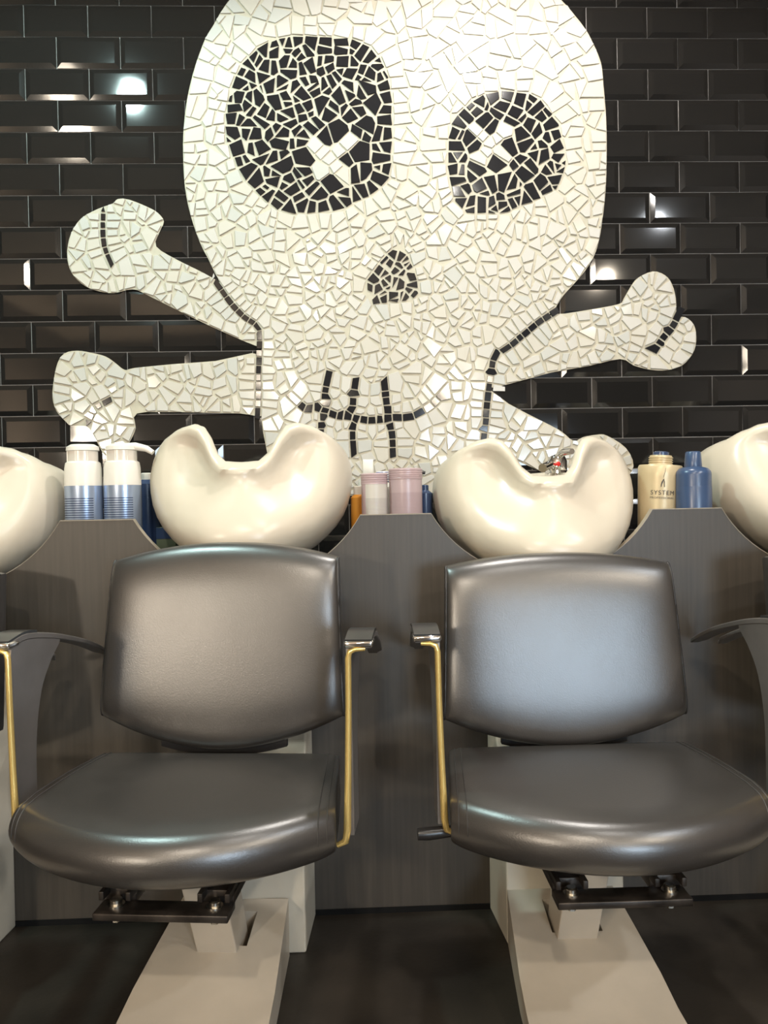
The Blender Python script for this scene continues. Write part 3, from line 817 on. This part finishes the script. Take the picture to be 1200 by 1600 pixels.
def build_chair(u, cx, cy, rz, label, zt, zc, zb, zbc, lever, seat_z):
    t = thing('shampoo_chair', label, 'chair', (cx, cy, 0), rz, 'black leather shampoo chairs')
    # local origin sits at y = -.85 in the world; front is -y
    build_seat(t, seat_z, .238, .280, -.125, -.425, .125)
    build_backrest(t, zt, zc, zb, zbc, -.095)
    br = []
    for k in range(13):
        s = k / 12 * 2 - 1; br.append((s * .130, -.112 + .004 * s * s, zb - .002 + .018 * s * s))
    V = []; F = []
    for x, y, z in br: V += [(x, y, z + .02), (x, y, z - .016), (x, y + .012, z - .016), (x, y + .012, z + .02)]
    for k in range(12):
        for q in range(4): F.append((k * 4 + q, k * 4 + (q + 1) % 4, k * 4 + 4 + (q + 1) % 4, k * 4 + 4 + q))
    F += [(0, 1, 2, 3), tuple(48 + q for q in (3, 2, 1, 0))]
    mk('back_bracket', V, F, 'black_plastic', t, 40)
    for s in (-1, 1):
        a = build_arm(t, s, .302 if lever == 'left' else .291); a.location = (.019 if lever == 'left' else 0, -.29, 0)
    # steel frame under the cushion
    zf = seat_z - .146
    fr = box('mounting_frame', -.108, .108, -.475, -.430, zf - .012, zf, 'dark_steel', t, .002)
    for s in (-1, 1):
        x = s * .080
        r = box('rail', x - .026, x + .026, -.43, -.20, zf - .006, zf + .018, 'dark_steel', fr, .002)
        box('rail_lip', x - .026, x - .018, -.455, -.20, zf + .010, zf + .024, 'dark_steel', r, .001)
        box('rail_lip', x + .018, x + .026, -.455, -.20, zf + .010, zf + .024, 'dark_steel', r, .001)
        b = lathe('bolt', [(.0135, 0), (.0135, .003), (.0095, .0031), (.0095, .010), (.007, .012)], 'bolt_steel', fr, 12, (x, -.448, zf))
        lathe('nut', [(.004, -.026), (.0075, -.025), (.0075, -.0125), (.003, -.0122)], 'bolt_steel', b, 6, (x, -.448, zf))
    for s in (-1, 1): box('seat_bracket', s * .080 - .03, s * .080 + .03, -.40, -.20, zf + .018, seat_z - .078, 'dark_steel', t, .003)
    box('cross_bar', -.125, .125, -.225, -.195, zf - .004, zf + .018, 'grey_paint', t, .002)
    # leaning square post in its slot
    V = []; w = .040
    y0, y1 = -.125, -.235
    zl, zh = .045, zf + .0
    V = [(-w, y0 - .04, zl), (w, y0 - .04, zl), (w, y0 + .04, zl), (-w, y0 + .04, zl), (-w, y1 - .06, zh), (w, y1 - .06, zh), (w, y1 + .04, zh), (-w, y1 + .04, zh)]
    po = mk('post', V, [(0, 1, 2, 3), (7, 6, 5, 4), (0, 1, 5, 4), (1, 2, 6, 5), (2, 3, 7, 6), (3, 0, 4, 7)], 'grey_paint', t)
    bv = po.modifiers.new('edge', 'BEVEL'); bv.width = .003; bv.segments = 2
    # curved foot, open around the post
    ys = [-.045, -.06, -.072, -.080, -.12, -.168, -.20, -.27, -.34, -.44, -.58, -.75]
    tab = [(-.75, .022), (-.58, .027), (-.44, .036), (-.34, .048), (-.27, .066), (-.17, .090), (-.10, .106), (-.045, .120)]
    def zz(y): return interp(tab, y, False)
    def hw(y): return interp([(-.75, .142), (-.44, .138), (-.27, .132), (-.045, .113)], y, False)
    xs = lambda y: (-hw(y), -.046, .055, hw(y))
    V = []; F = []
    for y in ys:
        for x in xs(y): V.append((x, y, zz(y)))
    nb = len(V)
    for y in ys:
        for x in xs(y): V.append((x, y, 0.0))
    R = len(ys); i0, i1 = 3, 5     # the slot lies between these two stations
    for k in range(R - 1):
        for c in range(3):
            hole = c == 1 and i0 <= k < i1
            q = k * 4 + c
            if not hole: F.append((q, q + 1, q + 5, q + 4))
            F.append((nb + q, nb + q + 1, nb + q + 5, nb + q + 4))
        for c in (0, 3): q = k * 4 + c; F.append((q, q + 4, nb + q + 4, nb + q))
    for c in range(3):
        F.append((c, c + 1, nb + c + 1, nb + c)); q = (R - 1) * 4 + c; F.append((q, q + 1, nb + q + 1, nb + q))
    for k in range(i0, i1):
        for c in (1, 2): q = k * 4 + c; F.append((q, q + 4, nb + q + 4, nb + q))
    for k in (i0, i1): q = k * 4 + 1; F.append((q, q + 1, nb + q + 1, nb + q))
    fo = mk('foot', V, F, 'grey_paint', t, 25)
    box('slot_floor', -.046, .055, -.168, -.080, .002, .006, 'slot_dark', fo)
    if lever == 'left':
        tube('lever', [(-.20, -.36, zf + .075), (-.265, -.37, zf + .074), (-.305, -.375, zf + .073), (-.322, -.376, zf + .073)], [.008, .0095, .011, .0095], 'black_plastic', t, 14)
    elif lever == 'right':
        tube('lever', [(.10, -.26, zf + .045), (.17, -.29, zf + .045), (.215, -.31, zf + .044), (.232, -.315, zf + .044)], [.007, .010, .014, .012], 'dark_steel', t, 14)
    return t

def build_column(u, label):
    t = thing('basin_column', label, 'column', (u, PY, 0), 0, 'pale columns in front of the counter')
    V = [(-.128, -.150, 0), (.128, -.150, 0), (.146, -.002, 0), (-.146, -.002, 0), (-.128, -.085, .56), (.128, -.085, .56), (.146, -.002, .56), (-.146, -.002, .56)]
    V = [(-.126, -.150, 0), (.126, -.150, 0), (.138, -.001, 0), (-.138, -.001, 0), (-.126, -.150, .27), (.126, -.150, .27), (.138, -.001, .27), (-.138, -.001, .27),
         (-.128, -.06, .42), (.128, -.06, .42), (.138, -.001, .42), (-.138, -.001, .42), (-.128, -.06, .58), (.128, -.06, .58), (.138, -.001, .58), (-.138, -.001, .58)]
    F = [(0, 1, 2, 3), (12, 13, 14, 15)]
    for r in range(3):
        for c in range(4): F.append((r * 4 + c, r * 4 + (c + 1) % 4, r * 4 + 4 + (c + 1) % 4, r * 4 + 4 + c))
    o = mk('casing', V, F, 'column_paint', t)
    bv = o.modifiers.new('edge', 'BEVEL'); bv.width = .004; bv.segments = 2
    return t

CH = [
    (UNITS[0], -.957, -.85, math.radians(-4), 'black leather chair mostly outside the left edge, only its back corner showing', .845, .818, .452, .510, None, .455),
    (UNITS[1], -.268, -.85, math.radians(-6.2), 'left one of the two full black leather shampoo chairs, below the pump bottles', .872, .838, .462, .527, 'right', .462),
    (UNITS[2], .418, -.85, math.radians(-.6), 'right one of the two full black leather chairs, with a lever at its left', .836, .812, .449, .506, 'left', .458),
    (UNITS[3], 1.092, -.85, math.radians(5), 'black leather chair just outside the right edge, below the basin cut off there', .845, .818, .452, .510, None, .455),
]
for c in CH: build_chair(*c)
for u, l in zip(UNITS, ('pale column under the left edge basin', 'pale grey column behind the foot of the left full chair', 'pale grey column behind the foot of the right full chair', 'pale column under the right edge basin')):
    build_column(u, l)

# ------------------------------------------------------------------ bottles and jars on the shelf behind the counter front
SZ = .775
def pump_bottle(px, Y, label, spout, zt):
    p = at(px, 780, Y)
    t = thing('pump_bottle', label, 'bottle', (p.x, Y, SZ), 0, 'silver blue pump bottles')
    r = .0445; k = zt - SZ
    lathe('bottle_body', [(r * .93, 0), (r, .006), (r, .228)], 'silver_blue', t, 40, sy=.85)
    lathe('shoulder', [(r * .995, .228), (r, .232), (r * .97, .270), (r * .92, .283), (r * .80, .287)], 'white_plastic', t, 40, sy=.85)
    lathe('pump_collar', [(r * .80, .286), (r * .80, .312)], 'pale_neck', t, 40, sy=.85)
    h = lathe('pump_head', [(r * .80, .312), (r * .87, .313), (r * .85, .322), (r * .62, .328)], 'white_plastic', t, 40, sy=.85)
    for a in (-1.5, -.6, .2):
        x = r * .805 * math.sin(a + .4); y = -r * .805 * .85 * math.cos(a + .4)
        box('collar_rib', x - .001, x + .001, y - .001, y + .001, .286, .312, 'white_plastic', t)
    if spout:
        tube('spout', [(.0, 0, .319), (.035, -.005, .321), (.062, -.01, .315), (.078, -.012, .305)], [.011, .010, .008, .006], 'white_plastic', h, 12)
    return t
pump_bottle(131, -.635, 'silver blue pump bottle standing next to the left edge basin', False, 1.105)
pump_bottle(192, -.635, 'silver blue pump bottle with its spout turned to the middle basin', True, 1.105)

def jar(px, Y, r, ztop, label, body, lid, cat='jar', name='cosmetic_jar'):
    p = at(px, 770, Y); k = ztop - SZ
    t = thing(name, label, cat, (p.x, Y, SZ), 0, 'mauve jars')
    lathe('jar_body', [(r * .94, 0), (r * .97, .004), (r * .97, k - .026)], body, t, 40)
    pr = [(r * .99, k - .027), (r * 1.0, k - .024), (r * .985, k - .023)]
    for q in range(4):
        z = k - .022 + q * .0055; pr += [(r * 1.0, z), (r * 1.0, z + .0035), (r * .975, z + .0042)]
    pr += [(r * .93, k)]
    lathe('jar_lid', pr, lid, t, 40)
    return t
jar(634, -.60, .0425, 1.033, 'wide mauve jar with ribbed lid, largest on the counter', 'mauve_print', 'mauve')
j = jar(585, -.60, .0335, 1.022, 'smaller mauve jar with a pale printed label', 'mauve', 'mauve')
# pale curved label wrapped round the smaller jar
def wrap_label(par, r, a0, a1, z0, z1, m):
    V = []; F = []; n = 20
    for k in range(n + 1):
        a = lerp(a0, a1, k / n)
        V += [(r * math.sin(a), -r * math.cos(a), z0), (r * math.sin(a), -r * math.cos(a), z1)]
    for k in range(n): F.append((2 * k, 2 * k + 2, 2 * k + 3, 2 * k + 1))
    return mk('printed_label', V, F, m, par, 40)
wrap_label(j, .0335 * .985, -.75, 1.5, .03, .222, 'pale_print')
b = thing('capped_bottle', 'white bottle with navy striped cap behind the mauve jars', 'bottle', (at(598, 745, -.50).x, -.50, SZ))
lathe('bottle_body', [(.024, 0), (.026, .004), (.026, .215), (.018, .226)], 'white_plastic', b, 28)
lathe('cap', [(.018, .226), (.019, .228), (.019, .252), (.016, .256)], 'navy_white', b, 28)
b = thing('tall_bottle', 'white square-capped bottle standing behind the smaller mauve jar', 'bottle', (at(575, 730, -.42).x, -.42, SZ))
lathe('bottle_body', [(.026, 0), (.028, .004), (.028, .23), (.015, .25)], 'white_plastic', b, 28)
box('cap', -.0145, .0145, -.0145, .0145, .25, .292, 'white_plastic', b, .002)
b = thing('amber_bottle', 'small amber bottle half hidden by the left full basin', 'bottle', (at(560, 780, -.55).x, -.55, SZ))
lathe('bottle_body', [(.018, 0), (.02, .004), (.02, .188), (.012, .196)], 'amber', b, 24)
lathe('cap', [(.012, .196), (.012, .216), (.010, .218)], 'white_plastic', b, 24)
b = thing('navy_tube_bottle', 'narrow navy bottle half hidden by the right full basin', 'bottle', (at(664, 780, -.53).x, -.53, SZ))
lathe('bottle_body', [(.018, 0), (.02, .004), (.02, .196), (.010, .204)], 'navy', b, 24)
lathe('cap', [(.010, .204), (.010, .216), (.008, .218)], 'navy', b, 24)
b = thing('black_pump', 'black pump nozzle peeking over the widest mauve jar', 'bottle', (at(650, 735, -.50).x, -.50, SZ))
lathe('bottle_body', [(.026, 0), (.028, .004), (.028, .19), (.012, .2)], 'white_plastic', b, 24)
lathe('pump_collar', [(.010, .2), (.010, .245)], 'black_plastic', b, 20)
tube('spout', [(-.004, 0, .252), (.012, -.002, .2535), (.024, -.004, .250)], [.006, .006, .004], 'black_plastic', b, 10)

# left of the middle basin, seen past the scooped edge
b = thing('navy_bottle', 'dark navy bottle behind the pump bottles beside the left full basin', 'bottle', (at(231, 800, -.47).x, -.47, SZ))
lathe('bottle_body', [(.03, 0), (.032, .004), (.032, .235), (.02, .246)], 'navy', b, 28)
lathe('cap', [(.016, .246), (.016, .262), (.013, .264)], 'white_plastic', b, 24)
b = thing('olive_carton', 'olive carton in shadow under the left full basin', 'carton', (at(262, 830, -.47).x, -.47, SZ))
box('carton_body', -.025, .025, -.02, .02, 0, .12, 'olive_card', b, .001)
box('carton_flap', -.025, .025, -.0205, -.02, .09, .1195, 'navy', b)

# gold bottle with print and its blue neighbour
def text_on(par, s, size, r, z, m, a_mid=0.0, sx=1.0, squash=1.0):
    cu = bpy.data.curves.new('print', 'FONT'); cu.body = s; cu.size = size; cu.align_x = 'CENTER'; cu.space_character = 1.15
    ob = bpy.data.objects.new('print', cu); COL.objects.link(ob)
    bpy.context.view_layer.update()
    me = bpy.data.meshes.new_from_object(ob.evaluated_get(bpy.context.evaluated_depsgraph_get()))
    bpy.data.objects.remove(ob); bpy.data.curves.remove(cu)
    bm = bmesh.new(); bm.from_mesh(me); bmesh.ops.triangulate(bm, faces=bm.faces); bmesh.ops.subdivide_edges(bm, edges=[e for e in bm.edges if e.calc_length() > size * .3], cuts=2)
    for v in bm.verts:
        a = a_mid + v.co.x * sx / r; v.co = (r * math.sin(a), -r * math.cos(a), z + v.co.y)
    bm.to_mesh(me); bm.free(); me.materials.append(MATS[m])
    return link('lettering', me, par)
b = thing('gold_bottle', 'gold beige bottle with dark lettering and a threaded open neck', 'bottle', (at(1023, 790, -.62).x, -.62, SZ))
b.rotation_euler = (0, math.radians(3.6), 0)
r = .0535
bd = lathe('bottle_body', [(r * .80, 0), (r * .84, .004), (r * .88, .08), (r * .93, .15), (r * .985, .225), (r, .248), (r * .95, .254), (r * .54, .256)], 'beige', b, 44)
lathe('base_band', [(r * .81, .001), (r * .865, .004), (r * .882, .055), (r * .86, .056)], 'beige_dark', b, 44)
pr = [(r * .54, .255)]
for q in range(4): z = .256 + q * .0055; pr += [(r * .54, z), (r * .54, z + .002), (r * .50, z + .003), (r * .50, z + .0045)]
pr += [(r * .48, .279)]
lathe('threaded_neck', pr, 'beige', b, 36)
lathe('stopper', [(.019, .278), (.019, .287), (.015, .289)], 'navy', b, 28)
text_on(b, 'SYSTEM', .0155, r * .995, .180, 'ink', -.22, 1.0)
text_on(b, 'PROFESSIONAL', .0068, r * .985, .1705, 'ink', -.22, 1.15)
def mark(par, pts, wd, r):
    V = []; F = []
    for k, (x, z) in enumerate(pts):
        for s in (-1, 1):
            a = -.22 + (x + s * wd[k]) / r; V.append((r * math.sin(a), -r * math.cos(a), z))
    for k in range(len(pts) - 1): F.append((2 * k, 2 * k + 1, 2 * k + 3, 2 * k + 2))
    mk('emblem', V, F, 'ink', par)
mark(b, [(.004, .246), (.003, .235), (.0, .222)], [.0004, .0005, .0004], r * 1.002)
mark(b, [(.001, .219), (-.002, .212), (-.004, .205), (-.0045, .199)], [.0004, .0018, .0012, .0008], r * 1.001)
mark(b, [(.001, .219), (.0025, .212), (.003, .205), (.0035, .199)], [.0003, .0009, .0006, .0009], r * 1.001)

b = thing('blue_bottle', 'blue bottle with a tapered cap standing next to the gold bottle', 'bottle', (at(1084, 790, -.675).x, -.675, SZ))
r = .0415
lathe('bottle_body', [(r * .94, 0), (r, .006), (r, .228), (r * .96, .236), (r * .80, .243), (r * .47, .247)], 'blue_bottle', b, 40)
lathe('printed_band', [(r * 1.0, .02), (r * 1.006, .021), (r * 1.006, .198), (r * 1.0, .199)], 'blue_bottle', b, 40)
lathe('cap', [(r * .48, .246), (r * .49, .250), (r * .43, .281), (r * .38, .284)], 'blue_bottle', b, 32)
b = thing('white_capped_bottle', 'white cap of a bottle hidden between the gold and blue bottles', 'bottle', (at(1050, 735, -.50).x, -.50, SZ))
lathe('bottle_body', [(.024, 0), (.026, .004), (.026, .21), (.014, .225)], 'white_plastic', b, 24)
lathe('cap', [(.014, .225), (.015, .227), (.015, .246), (.012, .248)], 'white_plastic', b, 24)
